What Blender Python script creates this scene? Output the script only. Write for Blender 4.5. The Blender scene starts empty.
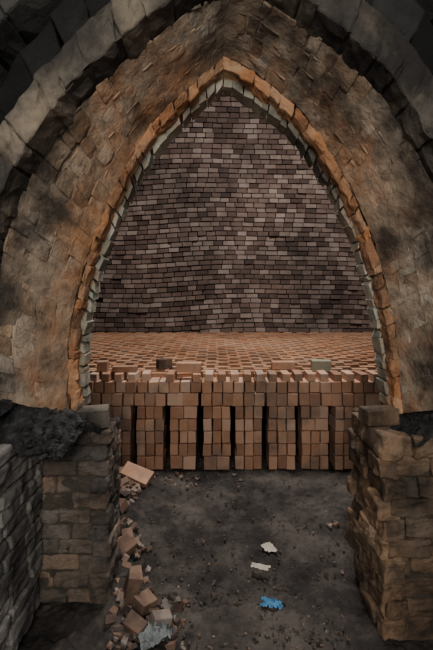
import bpy, bmesh, math, random
from mathutils import Vector, Matrix, noise, Euler
random.seed(7)
F=433.0; CH=1.7; HY=290.0
def P(px,py,Y): return Vector(((px-216.5)*Y/F, CH+(HY-py)*Y/F))
R=random.uniform
S=bpy.context.scene

# ---------------- materials ----------------
def mat(name, cols, rough=0.9, nscale=6, namt=0.35, soot=(0.02,0.018,0.017), sootamt=0.0, sootscale=1.5, sootlo=0.45, sooth=0.65,
        bump=0.4, bscale=40, attr=True, dust=None, dustamt=0, dustscale=3, dlo=.45, dhi=.62, burn=0, burncol=(.46,.215,.095), radial=0, fine=0):
    m=bpy.data.materials.new(name); m.use_nodes=True
    nt=m.node_tree; N=nt.nodes; L=nt.links
    b=N['Principled BSDF']; b.inputs['Roughness'].default_value=rough
    b.inputs['Specular IOR Level'].default_value=0.2
    tc=N.new('ShaderNodeTexCoord')
    n1=N.new('ShaderNodeTexNoise'); n1.inputs['Scale'].default_value=nscale; n1.inputs['Detail'].default_value=8; n1.inputs['Roughness'].default_value=.65
    L.new(tc.outputs['Object'],n1.inputs['Vector'])
    rp=N.new('ShaderNodeValToRGB'); e=rp.color_ramp.elements
    while len(e)<len(cols): e.new(0.5)
    for i,c in enumerate(cols):
        e[i].position=i/(max(1,len(cols)-1)); e[i].color=(*c,1)
    if attr:
        at=N.new('ShaderNodeAttribute'); at.attribute_name='rnd'
        ma=N.new('ShaderNodeMath'); ma.operation='MULTIPLY_ADD'
        sb=N.new('ShaderNodeMath'); sb.operation='SUBTRACT'; sb.inputs[1].default_value=0.5
        L.new(n1.outputs['Fac'],sb.inputs[0])
        L.new(sb.outputs[0],ma.inputs[0]); ma.inputs[1].default_value=namt*3
        L.new(at.outputs['Fac'],ma.inputs[2]); L.new(ma.outputs[0],rp.inputs['Fac'])
    else:
        mr=N.new('ShaderNodeMapRange'); mr.inputs[1].default_value=.3; mr.inputs[2].default_value=.7
        L.new(n1.outputs['Fac'],mr.inputs[0]); L.new(mr.outputs[0],rp.inputs['Fac'])
    col=rp.outputs['Color']
    ell=None
    if burn or radial:
        # distance from the fire opening: heat-reddened near the edge, sooty further out
        mp=N.new('ShaderNodeMapping'); mp.vector_type='POINT'
        mp.inputs['Location'].default_value=(-.06/1.05,0,-1.2/1.85); mp.inputs['Scale'].default_value=(1/1.05,0,1/1.85)
        L.new(tc.outputs['Object'],mp.inputs['Vector'])
        ln=N.new('ShaderNodeVectorMath'); ln.operation='LENGTH'; L.new(mp.outputs[0],ln.inputs[0]); ell=ln.outputs['Value']
    def layer(col,c,amt,scale,lo,hi,rad=0):
        n=N.new('ShaderNodeTexNoise'); n.inputs['Scale'].default_value=scale; n.inputs['Detail'].default_value=7; n.inputs['Roughness'].default_value=.6
        mp=N.new('ShaderNodeMapping'); mp.inputs['Location'].default_value=(scale*3.1,1.7,.4)
        L.new(tc.outputs['Object'],mp.inputs['Vector']); L.new(mp.outputs[0],n.inputs['Vector'])
        v=n.outputs['Fac']
        if rad:
            a=N.new('ShaderNodeMath'); a.operation='MULTIPLY_ADD'; a.inputs[1].default_value=rad; a.inputs[2].default_value=-rad*.88
            L.new(ell,a.inputs[0]); b2=N.new('ShaderNodeMath'); b2.operation='ADD'; L.new(a.outputs[0],b2.inputs[0]); L.new(v,b2.inputs[1]); v=b2.outputs[0]
        r=N.new('ShaderNodeMapRange'); r.inputs[1].default_value=lo; r.inputs[2].default_value=hi; r.inputs[4].default_value=amt
        L.new(v,r.inputs[0])
        mx=N.new('ShaderNodeMixRGB'); mx.inputs[2].default_value=(*c,1)
        L.new(r.outputs[0],mx.inputs[0]); L.new(col,mx.inputs[1]); return mx.outputs[0]
    if dustamt>0: col=layer(col,dust,dustamt,dustscale,dlo,dhi)
    if burn>0: col=layer(col,burncol,burn,4,.40,.66,rad=-1.5)
    if sootamt>0: col=layer(col,soot,sootamt,sootscale,sootlo,sooth,rad=radial)
    if fine>0: col=layer(col,soot,fine,14,.5,.7)
    L.new(col,b.inputs['Base Color'])
    n2=N.new('ShaderNodeTexNoise'); n2.inputs['Scale'].default_value=bscale; n2.inputs['Detail'].default_value=6; n2.inputs['Roughness'].default_value=.7
    L.new(tc.outputs['Object'],n2.inputs['Vector'])
    bp=N.new('ShaderNodeBump'); bp.inputs['Strength'].default_value=bump; bp.inputs['Distance'].default_value=0.02
    L.new(n2.outputs['Fac'],bp.inputs['Height']); L.new(bp.outputs[0],b.inputs['Normal'])
    return m

M={}
M['tan']=mat('arch_clay_brick',[(.22,.145,.09),(.36,.24,.15),(.48,.33,.21),(.43,.35,.265)],sootamt=.85,sootscale=2.8,sootlo=.49,sooth=.69,radial=.8,burn=.85,dust=(.48,.41,.32),dustamt=.8,dustscale=2.5,bump=.9,bscale=30,fine=.5)
M['clay']=mat('clay_plaster',[(.19,.14,.10),(.37,.28,.195),(.49,.39,.29)],attr=False,nscale=5,sootamt=.85,sootscale=2.8,sootlo=.49,sooth=.69,radial=.8,burn=.7,bump=1,bscale=22,fine=.5)
M['orange']=mat('burnt_orange_brick',[(.32,.15,.075),(.50,.225,.095),(.54,.3,.165)],sootamt=.85,sootscale=3,sootlo=.49,sooth=.7,dust=(.45,.33,.22),dustamt=.5,dustscale=4,bump=.9,bscale=25,fine=.5)
M['cream']=mat('pale_fired_brick',[(.28,.25,.18),(.44,.41,.31),(.56,.5,.4),(.37,.4,.33)],sootamt=.85,sootscale=1.6,sootlo=.48,sooth=.66,bump=.7,fine=.5,dust=(.4,.26,.16),dustamt=.5,dustscale=5)
gk=dict(sootamt=.92,sootscale=2.2,sootlo=.40,sooth=.62,dust=(.32,.25,.175),dustamt=.8,dustscale=3,dlo=.48,dhi=.68,bump=1,bscale=20,fine=.6)
M['grey']=mat('sooty_grey_stone',[(.085,.075,.06),(.13,.112,.09),(.18,.15,.118)],**gk)  # grey with soot, painted darker to imitate light falloff toward the corners
M['greyclay']=mat('sooty_grey_clay',[(.05,.043,.035),(.1,.085,.068),(.15,.125,.1)],attr=False,**gk)
M['outer']=mat('outer_vignette_stone',[(.035,.034,.031),(.065,.06,.053),(.10,.09,.078)],sootamt=.9,sootscale=2,sootlo=.42,sooth=.62,bump=1,bscale=18)  # outer stone; the corner vignette is painted into its dark colours
M['black']=mat('gap_black',[(.008,.008,.008),(.02,.019,.018),(.045,.042,.04)],bump=1,bscale=30)  # near-black for gaps; on the brick stack it stands in for shade
M['crust']=mat('soot_crust_grey',[(.012,.012,.012),(.035,.034,.034),(.085,.082,.078)],attr=False,nscale=22,bump=1,bscale=70)
M['wallb']=mat('kiln_wall_brick',[(.07,.046,.038),(.14,.093,.075),(.20,.14,.112),(.31,.24,.2)],sootamt=.8,sootscale=.6,sootlo=.42,sooth=.75,nscale=3,bscale=25)
M['mortar']=mat('dark_mortar',[(.03,.025,.022),(.07,.055,.05)],attr=False,nscale=8)
M['jmortar']=mat('sooty_mortar',[(.05,.042,.035),(.11,.09,.07)],attr=False,nscale=8,bump=1)
M['stack']=mat('terracotta_brick',[(.27,.14,.088),(.41,.215,.128),(.51,.285,.178),(.55,.36,.26)],nscale=8,namt=.3,dust=(.40,.3,.235),dustamt=.4,sootamt=.5,sootscale=3,sootlo=.5,sooth=.7)
M['stacktop']=mat('terracotta_top',[(.25,.12,.065),(.38,.18,.095),(.46,.26,.155)],nscale=3,namt=.3,dust=(.36,.27,.2),dustamt=.4,sootamt=.4,sootscale=1.2,sootlo=.5,sooth=.7)
M['jambL']=mat('jamb_brick_sooty',[(.10,.08,.065),(.17,.13,.098),(.28,.19,.13)],sootamt=.9,sootscale=2.4,sootlo=.40,sooth=.64,bump=1,bscale=25,dust=(.22,.205,.185),dustamt=.7,fine=.65)
M['jambR']=mat('jamb_brick_brown',[(.14,.09,.055),(.25,.155,.09),(.36,.225,.13)],sootamt=.9,sootscale=2.4,sootlo=.41,sooth=.66,bump=1,bscale=25,dust=(.25,.19,.14),dustamt=.6,fine=.6)
M['greyw']=mat('grey_wall_brick',[(.16,.15,.14),(.26,.24,.215),(.38,.35,.31)],sootamt=.8,sootscale=2.5,sootlo=.42,sooth=.68,bump=1,bscale=18,fine=.5)
M['dirt']=mat('dirt_floor',[(.012,.010,.009),(.038,.032,.028),(.08,.066,.056)],attr=False,nscale=5,bump=1,bscale=24,dust=(.125,.104,.087),dustamt=.75,dustscale=2.2,dlo=.45,dhi=.68,fine=.75)
M['rub']=mat('rubble_brick',[(.06,.05,.045),(.14,.085,.06),(.23,.145,.10),(.24,.21,.185)],sootamt=.7,sootscale=5)
M['blue']=mat('blue_plastic',[(.03,.10,.22),(.08,.25,.42)],attr=False,rough=.4,nscale=20)
M['paper']=mat('white_paper',[(.36,.31,.25),(.5,.45,.38)],attr=False,nscale=15)
M['sack']=mat('grey_plastic_sheet',[(.08,.09,.09),(.21,.22,.22)],attr=False,rough=.5,nscale=20)
M['greenb']=mat('greenish_brick',[(.2,.2,.14),(.3,.28,.2)],bump=.6)

# ---------------- mesh builder ----------------
class MB:
    def __init__(s): s.v=[];s.f=[];s.c=[]
    def hexa(s,pts,c):
        i=len(s.v); s.v+= [tuple(p) for p in pts]
        for f in ((0,3,2,1),(4,5,6,7),(0,1,5,4),(1,2,6,5),(2,3,7,6),(3,0,4,7)):
            s.f.append(tuple(i+k for k in f)); s.c.append(c)
    def box(s,c,h,rot=None,col=None,j=0.0):
        col=R(0,1) if col is None else col
        rot=rot or Matrix.Identity(3)
        pts=[]
        for z in (-1,1):
            for x,y in ((-1,-1),(1,-1),(1,1),(-1,1)):
                p=Vector((x*h[0]+R(-j,j),y*h[1]+R(-j,j),z*h[2]+R(-j,j)))
                pts.append(Vector(c)+rot@p)
        s.hexa(pts,col)
    def obj(s,name,m,parent=None,bevel=0,sub=0,disp=0,dscale=.15):
        me=bpy.data.meshes.new(name); me.from_pydata(s.v,[],s.f); me.update()
        a=me.attributes.new('rnd','FLOAT','FACE')
        for k,c in enumerate(s.c): a.data[k].value=c
        bm=bmesh.new(); bm.from_mesh(me); bmesh.ops.recalc_face_normals(bm,faces=bm.faces); bm.to_mesh(me); bm.free()
        o=bpy.data.objects.new(name,me); S.collection.objects.link(o); me.materials.append(m)
        if parent: o.parent=parent
        if bevel:
            b=o.modifiers.new('bev','BEVEL'); b.width=bevel; b.segments=2; b.limit_method='NONE'
        if sub:
            q=o.modifiers.new('sub','SUBSURF'); q.subdivision_type='SIMPLE'; q.levels=sub; q.render_levels=sub
        if disp:
            t=bpy.data.textures.new(name+'_t','CLOUDS'); t.noise_scale=dscale; t.noise_depth=4
            d=o.modifiers.new('dis','DISPLACE'); d.texture=t; d.strength=disp; d.mid_level=.5; d.texture_coords='LOCAL'
        return o
def empty(name,loc=(0,0,0)):
    e=bpy.data.objects.new(name,None); S.collection.objects.link(e); return e

def grid(name,m,nu,nv,fn,parent=None):
    v=[fn(i/nu,j/nv) for j in range(nv+1) for i in range(nu+1)]
    f=[(j*(nu+1)+i,j*(nu+1)+i+1,(j+1)*(nu+1)+i+1,(j+1)*(nu+1)+i) for j in range(nv) for i in range(nu)]
    me=bpy.data.meshes.new(name); me.from_pydata(v,[],f); me.materials.append(m)
    for p in me.polygons: p.use_smooth=True
    o=bpy.data.objects.new(name,me); S.collection.objects.link(o)
    if parent: o.parent=parent
    return o

def courses(mb,o,u,n,length,z0,z1,bl,bh,depth,jn=.01,gap=.008,skip=0,jit=.004,rot=.01,vary=.1):
    o=Vector(o);u=Vector(u).normalized();n=Vector(n).normalized()
    nc=max(1,round((z1-z0)/bh)); bh=(z1-z0)/nc
    z=z0
    for k in range(nc):
        h=bh*R(1-vary,1+vary) if k<nc-1 else z1-z
        s=-(bl/2 if k%2 else 0)+R(-.02,.02)
        while s<length:
            l=bl*R(.82,1.12)
            a=max(s,0); e=min(s+l,length)
            if e-a>.03 and R(0,1)>=skip:
                pr=R(-jn,jn)
                c=o+u*((a+e)/2)+Vector((0,0,z+h/2))+n*(pr-depth/2)
                rm=Matrix((u,-n,Vector((0,0,1)))).transposed()@Euler((R(-rot,rot),R(-rot,rot),R(-rot,rot)*1.5)).to_matrix()
                mb.box(c,((e-a)/2-gap/2,depth/2,h/2-gap/2),rm,j=jit)
            s+=l
        z+=h

# ---------------- arch curves ----------------
def cr(p0,p1,p2,p3,t):
    return 0.5*((2*p1)+(-p0+p2)*t+(2*p0-5*p1+4*p2-p3)*t*t+(-p0+3*p1-3*p2+p3)*t*t*t)
def dense(pts):
    pts=[Vector(p) for p in pts]; q=[2*pts[0]-pts[1]]+pts+[2*pts[-1]-pts[-2]]
    out=[]
    for i in range(1,len(q)-2):
        for k in range(12): out.append(cr(q[i-1],q[i],q[i+1],q[i+2],k/12))
    out.append(pts[-1]); return out
class Curve:
    def __init__(s,left,right): s.h=[s.prep(left),s.prep(right)]
    def prep(s,p):
        d=dense(p); a=[0]
        for i in range(1,len(d)): a.append(a[-1]+(d[i]-d[i-1]).length)
        return d,a
    def at(s,t):
        k=0 if t<1 else 1; t=min(max(t-k,0),1); d,a=s.h[k]; L=t*a[-1]
        for i in range(1,len(a)):
            if a[i]>=L:
                w=(L-a[i-1])/max(1e-9,a[i]-a[i-1]); return d[i-1].lerp(d[i],w)
        return d[-1].copy()
class Scaled:
    def __init__(s,c,k,ctr=(0.03,1.2),kr=None): s.c=c;s.k=k;s.o=Vector(ctr);s.kr=kr or k
    def at(s,t):
        p=s.c.at(t); q=s.o+(p-s.o)*(s.k if t<1 else s.k+(s.kr-s.k)*min(1,(t-1)*2))
        if p.y<1.2: q.y=p.y
        return q
def pc(l,r,Y): return Curve([P(x,y,Y) for x,y in l],[P(x,y,Y) for x,y in r])
YB=2.35; YC=1.95
CB=pc([(77,412),(75,380),(76,340),(85,290),(99,243),(119,195),(149,142),(181,107),(213,78),(224,69)],
      [(224,69),(240,76),(270,97),(303,129),(332,172),(355,219),(373,268),(385,320),(392,370),(395,412)],YB)
CC=pc([(-12,398),(-12,375),(-9,330),(0,270),(15,210),(40,160),(75,112),(115,72),(160,34),(205,2),(230,-12)],
      [(230,-12),(262,0),(310,30),(352,66),(390,110),(420,160),(441,210),(455,270),(463,340),(466,375),(467,404)],YC)
CT=(0.06,1.0)
CA=Scaled(CB,.972,CT,.985); CB2=Scaled(CB,1.03,CT,1.036)
arch=empty('pointed_brick_arch')

def ring(name,inner,outer,yi,yo,depth,n,rows,m,gap=.006,jy=.008,bevel=.005,sub=1,disp=.01,jt=.15,stag=True,twist=.004,cr=(0,1),dscale=.1):
    mb=MB()
    def pt(t,r,shr=0):
        a=inner.at(t); b=outer.at(t); return a.lerp(b,r), yi+(yo-yi)*r
    for side in (0,1):
        for k in range(rows):
            r0=k/rows; r1=(k+1)/rows
            ts=[0]; 
            off=.5 if (stag and k%2) else 0
            i=1-off
            while i<n: ts.append((i+R(-jt,jt))/n); i+=1
            ts.append(1)
            for a,b in zip(ts[:-1],ts[1:]):
                rr0=r0+ (R(-.15,.15)/rows if k>0 else 0); rr1=r1+(R(-.12,.12)/rows if k<rows-1 else 0)
                q=[];t0=side+a+1e-5;t1=side+b-1e-5
                for t,r in ((t0,rr0),(t1,rr0),(t1,rr1),(t0,rr1)):
                    p,y=pt(t,r); q.append((p,y))
                cen=sum((p for p,y in q),Vector((0,0)))/4
                dy=R(-jy,jy)
                fr=[];bk=[]
                for p,y in q:
                    d=cen-p; p2=p+d.normalized()*gap*.7+Vector((R(-twist,twist),R(-twist,twist)))
                    fr.append(Vector((p2.x,y+dy+R(-jy,jy)*.4,p2.y))); bk.append(Vector((p2.x,y+depth,p2.y)))
                mb.hexa(fr+bk,R(*cr))
    return mb.obj(name,m,arch,bevel,sub,disp,dscale)
ring('pale_inner_ring',CA,CB2,2.44,2.44,.12,34,1,M['cream'],gap=.008,jy=.014,bevel=.005,disp=.014,twist=.009,jt=.3)
ring('orange_edge_ring',CB,CB2,2.345,2.322,.1,24,1,M['orange'],gap=.002,jy=.007,disp=.04,sub=2,twist=.009,jt=.35,dscale=.07)
ring('tan_band_bricks',CB2,CC,2.325,YC,.16,25,4,M['tan'],gap=.006,jy=.014,disp=.03,sub=2,jt=.25)
D1=Scaled(CC,1.11); D2=Scaled(CC,1.22); D3=Scaled(CC,1.75)
ring('grey_voussoir_ring',CC,D1,1.78,1.80,.24,16,1,M['grey'],gap=.004,jy=.014,bevel=.010,sub=2,disp=.05,jt=.3,twist=.010,cr=(.1,.9),dscale=.07)
ring('dark_recess_ring',D1,D2,1.86,1.84,.2,14,1,M['black'],gap=.004,jy=.02,bevel=.01,sub=2,disp=.05)  # black ring set back between the grey and outer stones
ring('outer_voussoir_ring',D2,D3,1.68,1.6,.4,15,3,M['outer'],gap=.005,jy=.018,bevel=.01,sub=2,disp=.05,jt=.3,twist=.01,cr=(.1,.9),dscale=.07)
def clayfn(u,v):
    t=u*2; t=min(max(t,1e-4),2-1e-4)
    a=CB2.at(t);b=CC.at(t); p=a.lerp(b,v); y=2.325+(YC-2.325)*v
    n=noise.fractal(Vector((p.x*6,p.y*6,3)),1,2,6)
    n2=noise.noise(Vector((p.x*2.2,p.y*2.2,9)))
    return (p.x,y+.0-.032*n-.04*max(-.3,n2),p.y)
grid('clay_bedding',M['clay'],360,70,clayfn,arch)
def facefn(A,B,ya,yb,off):
    def f(u,v):
        t=min(max(u*2,1e-4),2-1e-4); p=A.at(t).lerp(B.at(t),v)
        n=noise.fractal(Vector((p.x*7,p.y*7,13)),1,2,5)
        return (p.x,ya+(yb-ya)*v+off-.02*n,p.y)
    return f
grid('voussoir_clay',M['greyclay'],300,16,facefn(Scaled(CC,1.006),D1,1.78,1.8,.016),arch)
grid('outer_clay',M['outer'],300,30,facefn(Scaled(D2,1.004),D3,1.68,1.6,.016),arch)
def intr(cv,y0,y1,off):
    def f(u,v):
        p=cv.at(min(max(u*2,1e-4),2-1e-4)); return (p.x,y0+(y1-y0)*v,p.y)
    return f
grid('ring_mortar',M['clay'],80,4,intr(Scaled(CB,1.012,CT),2.34,2.58,0),arch)
grid('voussoir_mortar',M['greyclay'],80,4,intr(Scaled(CC,1.008),1.8,2.1,0),arch)
grid('outer_mortar',M['black'],80,4,intr(Scaled(CC,1.228),1.7,2.1,0),arch)

# ---------------- front wall (portal wall) ----------------
def strip(name,cv,Y,box,m,thick,zb):
    x0,x1,z1=box; bm=bmesh.new()
    n=80; inn=[];out=[]
    for i in range(n+1):
        t=min(max(i/n*2,1e-4),2-1e-4); p=cv.at(t).copy()
        if i in (0,n): p.y=.9
        inn.append(p)
        d=p-Vector((.05,1.2)); 
        if d.length<1e-6:d=Vector((0,1))
        if d.y<0: d.y=0
        ks=[]
        if d.x<-1e-6: ks.append((x0-.05)/d.x)
        if d.x>1e-6: ks.append((x1-.05)/d.x)
        if d.y>1e-6: ks.append((z1-1.2)/d.y)
        k=min(ks); q=Vector((.05,1.2))+d*k
        if i in(0,n): q.y=zb
        out.append(q)
    for y in (Y,Y+thick):
        a=[bm.verts.new((p.x,y,p.y)) for p in inn]; b=[bm.verts.new((p.x,y,p.y)) for p in out]
        for i in range(n): bm.faces.new((a[i],a[i+1],b[i+1],b[i]))
    me=bpy.data.meshes.new(name); bm.to_mesh(me); bm.free(); me.materials.append(m)
    o=bpy.data.objects.new(name,me); S.collection.objects.link(o)
    return o
strip('wall_front',Scaled(CB2,1.02,CT),2.52,(-4.5,4.9,7.2),M['mortar'],.06,0)

# ---------------- kiln room ----------------
prof=[(8.6,-.02),(8.6,1),(8.6,2),(8.6,3),(8.58,4),(8.45,4.8),(8.2,5.5),(7.75,6.15),(7.1,6.7),(6.2,7.05),(5,7.2),(2.5,7.2)]
dp=dense(prof); al=[0]
for i in range(1,len(dp)): al.append(al[-1]+(dp[i]-dp[i-1]).length)
def pp(s):
    for i in range(1,len(al)):
        if al[i]>=s:
            w=(s-al[i-1])/(al[i]-al[i-1]); return dp[i-1].lerp(dp[i],w),(dp[i]-dp[i-1]).normalized()
    return dp[-1],(dp[-1]-dp[-2]).normalized()
mb=MB(); s=.45;k=0
while s<7.3:
    bh=.096*R(.94,1.06)
    x=-4.5-(.11 if k%2 else 0)
    while x<4.9:
        l=.21*R(.8,1.15)
        xc=x+l/2
        def sg(q): return .05*math.sin(q*.9+s*.35)+.012*math.sin(q*2.3+s*.8)
        p,d=pp(s+bh/2+sg(xc)); tl=math.atan(.045*math.cos(xc*.9+s*.35)+.0276*math.cos(xc*2.3+s*.8))
        nrm=Vector((-d.y,d.x))
        pr=R(-.016,.016)+ (0.03 if R(0,1)<.04 else 0)
        c=Vector((xc,p.x,p.y))+Vector((0,nrm.x,nrm.y))*pr
        rm=Matrix((Vector((1,0,0)),Vector((0,-nrm.x,-nrm.y)),Vector((0,d.x,d.y)))).transposed()@Euler((0,-tl+R(-.01,.01),R(-.03,.03))).to_matrix()
        if R(0,1)>.002: mb.box(c,(l/2-.007,.06,bh/2-.009),rm,j=.004)
        x+=l
    s+=bh;k+=1
wb=mb.obj('wall_back',M['wallb'])
def backfn(u,v):
    p,d=pp(al[-1]*v)
    return (-4.5+9.4*u, p.x+abs(d.y)*.03, p.y+abs(d.x)*.03)
vb=grid('ceiling',M['mortar'],4,60,backfn)
for nm,x in (('wall_left',-4.45),('wall_right',4.85)):
    mb=MB(); mb.box((x+(-.1 if x<0 else .1),5.6,3.6),(.1,3.1,3.6),col=.3)
    courses(mb,(x,8.6 if x<0 else 2.7,0),(0,-1 if x<0 else 1,0),(1 if x<0 else -1,0,0),5.9,0,7,.24,.1,.1)
    mb.obj(nm,M['wallb'])
# floor
def heap(x,y): return .09*math.exp(-((x+.72)/.2)**2)*math.exp(-((y-3.2)/.7)**4)
def ff(u,v):
    x=-2.2+4.4*u; y=-.5+4.9*v
    if u in(0,1): x=-5 if u==0 else 5
    if v==1: y=8.8
    near=1 if 1.2<y<4.4 and abs(x)<1.6 else .25
    z=near*(.035*noise.fractal(Vector((x*2.5,y*2.5,0)),1,2,5)+.02*noise.noise(Vector((x*9,y*9,2)))+.016*noise.fractal(Vector((x*26,y*26,2)),1,2,3))-.012
    return (x,y,z+heap(x,y))
grid('floor',M['dirt'],440,490,ff)

# ---------------- brick stack ----------------
st=empty('brick_stack'); YF=4.09; pit=.312; g=.056
mbp=MB(); mbb=MB()
hs=[.13,.115,.12,.115,.12,.125]
zt=sum(hs)
for i in range(-6,9):
    xl=(104-216.5)*YF/F+pit*i ; w=pit-g
    z=0
    jitx=R(-.008,.008)
    for k,h in enumerate(hs):
        ex=R(-.004,.004) if k<5 else g/2-.003
        nb=3 if R(0,1)>.2 else 2
        bw=(w+2*ex)/nb
        for q in range(nb):
            cx=xl-ex+bw*(q+.5)+jitx+R(-.003,.003)
            mbp.box((cx,YF+.115+R(-.014,.014),z+h/2),(bw/2-.004,.11,h/2-.004),Euler((0,R(-.015,.015),R(-.04,.04))).to_matrix(),j=.003)
        z+=h
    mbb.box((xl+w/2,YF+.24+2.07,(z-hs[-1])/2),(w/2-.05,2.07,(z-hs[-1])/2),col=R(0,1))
mbp.obj('pillars',M['stack'],st,bevel=.004)
mbb.obj('pillar_rows',M['black'],st)  # rows behind are coloured black to paint the shade in the gaps
mb=MB()
x=-3.2
while x<4.2:
    l=.098
    mb.box((x+l/2,YF+.11+R(-.014,.014),zt+.055),(l/2-.004,.11,.052),Euler((0,R(-.02,.02),R(-.04,.04))).to_matrix(),j=.003)
    x+=.102
mb.obj('deck_course',M['stack'],st,bevel=.004)
mb=MB(); mb.box((.5,YF+.22+2.13,zt-.02),(3.9,2.13,.06),col=.1); mb.obj('deck_underlay',M['black'],st)  # black slab paints the shade seen through the holes of the top
mb=MB(); zt2=zt+.04
row=0;y=YF+.26
while y<8.5:
    x=-3.2+(.13 if row%2 else 0)
    while x<4.3:
        mb.box((x+R(-.008,.008),y+R(-.006,.006),zt2+.05+R(-.004,.004)),(.083,.036,.055),Euler((0,0,R(-.05,.05))).to_matrix(),j=.003,col=min(1,max(0,.5+.5*noise.noise(Vector((x*.8,y*.8,0)))+R(-.3,.3))))
        x+=.262
    y+=.125;row+=1
mb.obj('top_field',M['stacktop'],st,bevel=.004)
mb=MB(); x=-1.9; zt3=zt+.108
while x<3:
    if R(0,1)>.1:
        mb.box((x,YF+.11+R(-.015,.015),zt3+.036),(.037,.105,.036),Euler((0,0,R(-.08,.08))).to_matrix(),j=.003)
    x+=.122
mb.obj('edge_row',M['stack'],st,bevel=.004)
def brick(name,c,h,rz,m,rx=0,ry=0,j=.004,col=None,parent=None):
    mb=MB(); mb.box((0,0,0),h,None,col=col if col is not None else R(.2,.9),j=j)
    o=mb.obj(name,m,parent,bevel=.005,sub=1,disp=.004); o.location=c; o.rotation_euler=(rx,ry,rz); return o
zt4=zt3+.072
def onstack(px,w,Y,z,rz,m,hz=.035):
    brick('loose_brick',((px-216.5)*Y/F,Y,z+hz),(w,.052,hz),rz,m,parent=st)
onstack(125,.12,4.22,zt4,.05,M['stack'],.028)
onstack(164,.075,4.6,zt2+.105,.5,M['rub'],.05)
onstack(189,.12,4.23,zt4,-.08,M['stack'],.045)
onstack(283,.12,4.55,zt2+.105,.03,M['stack'],.04)
onstack(321,.1,4.45,zt2+.105,-.1,M['greenb'],.055)
onstack(103,.05,4.24,zt4,.1,M['stack'],.05)

# ---------------- jambs ----------------
jl=empty('brick_jamb')
mb=MB(); mb.box((-1.1,2.485,.46),(.50,.125,.46),col=.2); mb.box((-1.3,1.6,.5),(.33,.75,.5),col=.2)
mb.obj('core',M['jmortar'],jl)
mb=MB()
courses(mb,(-.97,2.35,0),(1,0,0),(0,-1,0),.385,0,.94,.2,.082,.1,jn=.014,gap=.005,rot=.018,jit=.005)
courses(mb,(-.585,2.33,0),(0,1,0),(1,0,0),.28,0,.94,.2,.082,.1,jn=.012,gap=.005,rot=.018,jit=.005)
mb.obj('courses',M['jambL'],jl,bevel=.012,sub=2,disp=.04,dscale=.06)
lw=empty('side_brick_wall')
mb=MB()
courses(mb,(-.945,.8,0),(0,1,0),(1,0,0),1.54,0,1.0,.2,.072,.1,jn=.012,gap=.006,rot=.02,jit=.005)
mb.obj('courses',M['greyw'],lw,bevel=.01,sub=2,disp=.03,dscale=.07)
jr=empty('brick_jamb')
mb=MB(); mb.box((1.25,2.36,.48),(.42,.24,.48),col=.2); mb.box((1.5,1.5,.48),(.3,.6,.48),col=.2)
mb.obj('core',M['jmortar'],jr)
mb=MB()
courses(mb,(.82,2.1,0),(1,0,0),(0,-1,0),.7,0,.99,.24,.1,.1,jn=.018,gap=.006,rot=.022,jit=.007)
courses(mb,(.805,2.62,0),(0,-1,0),(-1,0,0),.53,0,.99,.2,.1,.1,jn=.018,gap=.006,rot=.022,jit=.007)
mb.obj('courses',M['jambR'],jr,bevel=.014,sub=2,disp=.05,dscale=.07)

zL=lambda x,y:(.95 if y>2.3 else 1.0)+.32*min(1,max(0,(-x-.74)/.45))**.9-.1*max(0,(2.0-y))
zR=lambda x,y:.97+.2*min(1,max(0,(x-.95)/.3))
def mound(name,x0,x1,y0,y1,zf,m,par):
    def f(u,v):
        x=x0+(x1-x0)*u;y=y0+(y1-y0)*v
        return (x,y,zf(x,y)+.03*noise.fractal(Vector((x*9,y*9,5)),1,2,5))
    return grid(name,m,90,90,f,par)
mound('ledge_soot',-1.6,-.955,1.0,2.34,zL,M['crust'],jl)
mound('ledge_soot_step',-1.0,-.62,2.3,2.55,zL,M['crust'],jl)
mound('ledge_soot_heap',.95,1.7,2.05,2.55,zR,M['crust'],jr)
# crumbled sooty rubble slope under the left arch foot: rises from the ledge to the springing
def slope(name,pts,y0,y1,par,seed):
    # pts: (x, z_bottom_front, z_top_back)
    def f(u,v):
        k=u*(len(pts)-1); i=min(int(k),len(pts)-2); w=k-i
        a=[pts[i][q]*(1-w)+pts[i+1][q]*w for q in range(3)]
        z=a[1]+(a[2]-a[1])*math.sin(v*math.pi/2); y=y0+(y1-y0)*(1-math.cos(v*math.pi/2))
        p=Vector((a[0]*8,y*8,z*8+seed)); n=noise.fractal(p,1,2,6); n2=noise.noise(p*3.5)
        return (a[0]+.015*n2,y-.035*n,z+.03*n+.01*n2)
    return grid(name,M['crust'],110,60,f,par)
slope('soot_crust',[(-1.35,.98,1.34),(-1.1,.98,1.30),(-.98,.96,1.24),(-.88,.93,1.14),(-.78,.92,1.06),(-.70,.92,.97)],1.99,2.42,jl,1.3)
def frag(mb,c,r,col=None,flat=.6):
    rm=Euler((R(-.5,.5),R(-.5,.5),R(0,6.3))).to_matrix()
    mb.box(c,(r,r*R(.5,.9),r*R(.4,flat)),rm,col=col,j=r*.28)
mb=MB()
for i in range(150):
    x=R(-1.3,-.7);y=R(1.6,2.45)
    if x>-.96 and y<2.36: continue
    frag(mb,(x,y,zL(x,y)+.01),R(.006,.024))
for i in range(200):
    t=R(0,1); v=R(0,1.5); x=-1.15+.45*t
    zb=.97-.04*t; ztp=1.31-.32*t
    frag(mb,(x,1.99+.43*(1-math.cos(v))-.01,zb+(ztp-zb)*math.sin(v)),R(.006,.022))
mb.obj('soot_fragments',M['crust'],jl,bevel=.002)
mb=MB()
for i in range(120):
    x=R(.96,1.3);y=R(2.1,2.4); frag(mb,(x,y,zR(x,y)),R(.006,.026))
mb.obj('soot_fragments',M['crust'],jr,bevel=.002)
brick('ledge_brick',(-.69,2.41,.995),(.09,.06,.05),.15,M['grey'],rx=.05,ry=-.05,parent=jl)
brick('ledge_brick',(.86,2.3,1.035),(.09,.055,.04),.2,M['jambR'],col=.5,parent=jr)

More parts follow.
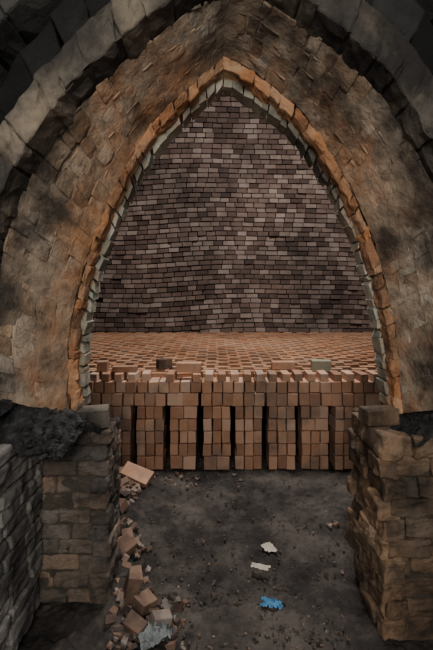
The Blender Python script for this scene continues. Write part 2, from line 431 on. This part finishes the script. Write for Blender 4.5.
# ---------------- floor debris ----------------
def fw(px,py):
    Y=F*CH/(py-HY); return (px-216.5)*Y/F,Y
rub=empty('brick_rubble')
mb=MB()
def scatter(n,poly,rmin,rmax,m=None):
    for i in range(n):
        px=R(poly[0],poly[1]);py=R(poly[2],poly[3]); x,y=fw(px,py)
        if x<-.56 and y<2.66: continue
        if y>4.0: continue
        r=R(rmin,rmax)*R(.5,1)
        frag(m or mb,(x,y,heap(x,y)+r*.3),r)
scatter(60,(100,138,468,500),.015,.05)
scatter(55,(100,140,500,560),.012,.04)
scatter(100,(110,185,595,650),.008,.035)
scatter(55,(112,150,540,600),.01,.038)
scatter(90,(120,250,540,650),.003,.012)
scatter(120,(150,350,475,650),.002,.008)
scatter(44,(150,245,468,488),.005,.02)
scatter(24,(225,340,600,650),.005,.012)
scatter(16,(325,345,520,650),.006,.02)
mb.obj('fragments',M['rub'],rub,bevel=.003)
mb=MB()
scatter(700,(120,350,472,650),.003,.012,mb)
mb.obj('clinker_bits',M['jmortar'],rub)
def fb(px,py,h,rz,rx,ry,z,m,col=None):
    x,y=fw(px,py); brick('broken_brick',(x,y,z),h,rz,m,rx,ry,j=.008,col=col,parent=rub)
fb(137,488,(.13,.07,.03),-.3,.45,.25,.12,M['stack'])
fb(119,480,(.1,.05,.035),.6,.2,.1,.06,M['rub'],.5)
fb(108,484,(.1,.05,.035),1.2,.1,.4,.1,M['rub'],.6)
fb(128,497,(.1,.05,.035),.3,.2,.1,.05,M['rub'],.8)
fb(114,520,(.1,.05,.035),-.5,.3,-.2,.1,M['rub'],.5)
fb(132,600,(.035,.045,.09),.3,.25,.2,.08,M['rub'],.55)
fb(122,558,(.08,.05,.035),.8,.3,-.3,.05,M['rub'],.4)
fb(128,545,(.04,.05,.035),.2,.3,-.3,.05,M['rub'],.7)
fb(160,628,(.05,.035,.03),.5,.1,.3,.04,M['rub'],.9)
fb(136,634,(.05,.035,.03),-.5,.3,.1,.04,M['rub'],.3)
fb(145,610,(.05,.04,.03),.9,.3,.1,.04,M['rub'],.6)

def crumple(name,px,py,sx,sy,h,m,seed,rz=0,par=None):
    x0,y0=fw(px,py)
    def f(u,v):
        a=(u-.5)*2;b=(v-.5)*2
        rr=1+.35*noise.noise(Vector((math.atan2(b,a)*1.2,seed,0)))
        n=noise.fractal(Vector((a*2.2,b*2.2,seed)),1,2,4)
        n2=noise.noise(Vector((a*3,b*3,seed+9)))
        X=a*sx*rr+.2*sx*n2; Yy=b*sy*rr+.2*sy*n
        c,s_=math.cos(rz),math.sin(rz)
        return (x0+X*c-Yy*s_,y0+X*s_+Yy*c,.015+h*abs(n)*1.3+h*.4*(1-max(abs(a),abs(b))))
    return grid(name,m,28,28,f,par)
crumple('paper_scrap',269,550,.035,.05,.012,M['paper'],3,.5)
crumple('paper_scrap',260,569,.055,.025,.008,M['paper'],5,-.3)
crumple('blue_plastic_bag',271,607,.055,.03,.022,M['blue'],8,-.2)
crumple('plastic_sack',152,636,.09,.08,.05,M['sack'],12,.6,rub)

# ---------------- lights ----------------
def area(name,loc,tgt,size,e,col,sy=None):
    l=bpy.data.lights.new(name,'AREA'); l.energy=e; l.color=col; l.size=size
    if sy: l.shape='RECTANGLE'; l.size_y=sy
    o=bpy.data.objects.new(name,l); S.collection.objects.link(o); o.location=loc
    o.rotation_euler=(Vector(tgt)-Vector(loc)).to_track_quat('-Z','Y').to_euler(); return o
area('kiln_crown_light',(.8,4.6,6.0),(.8,5.2,0),1.6,380,(1,.97,.95))
area('doorway_daylight',(-.2,-1.8,2.9),(0,2.4,1.9),1.6,135,(1,.95,.88))
w=bpy.data.worlds.new('World'); S.world=w; w.use_nodes=True
w.node_tree.nodes['Background'].inputs[0].default_value=(.75,.85,1,1); w.node_tree.nodes['Background'].inputs[1].default_value=.2

cam=bpy.data.cameras.new('camera'); co=bpy.data.objects.new('camera',cam); S.collection.objects.link(co)
co.location=(0,0,CH); co.rotation_euler=(math.pi/2,0,0)
cam.lens=36*433/650; cam.sensor_width=36; cam.shift_y=-35/650; cam.clip_start=.05
S.camera=co
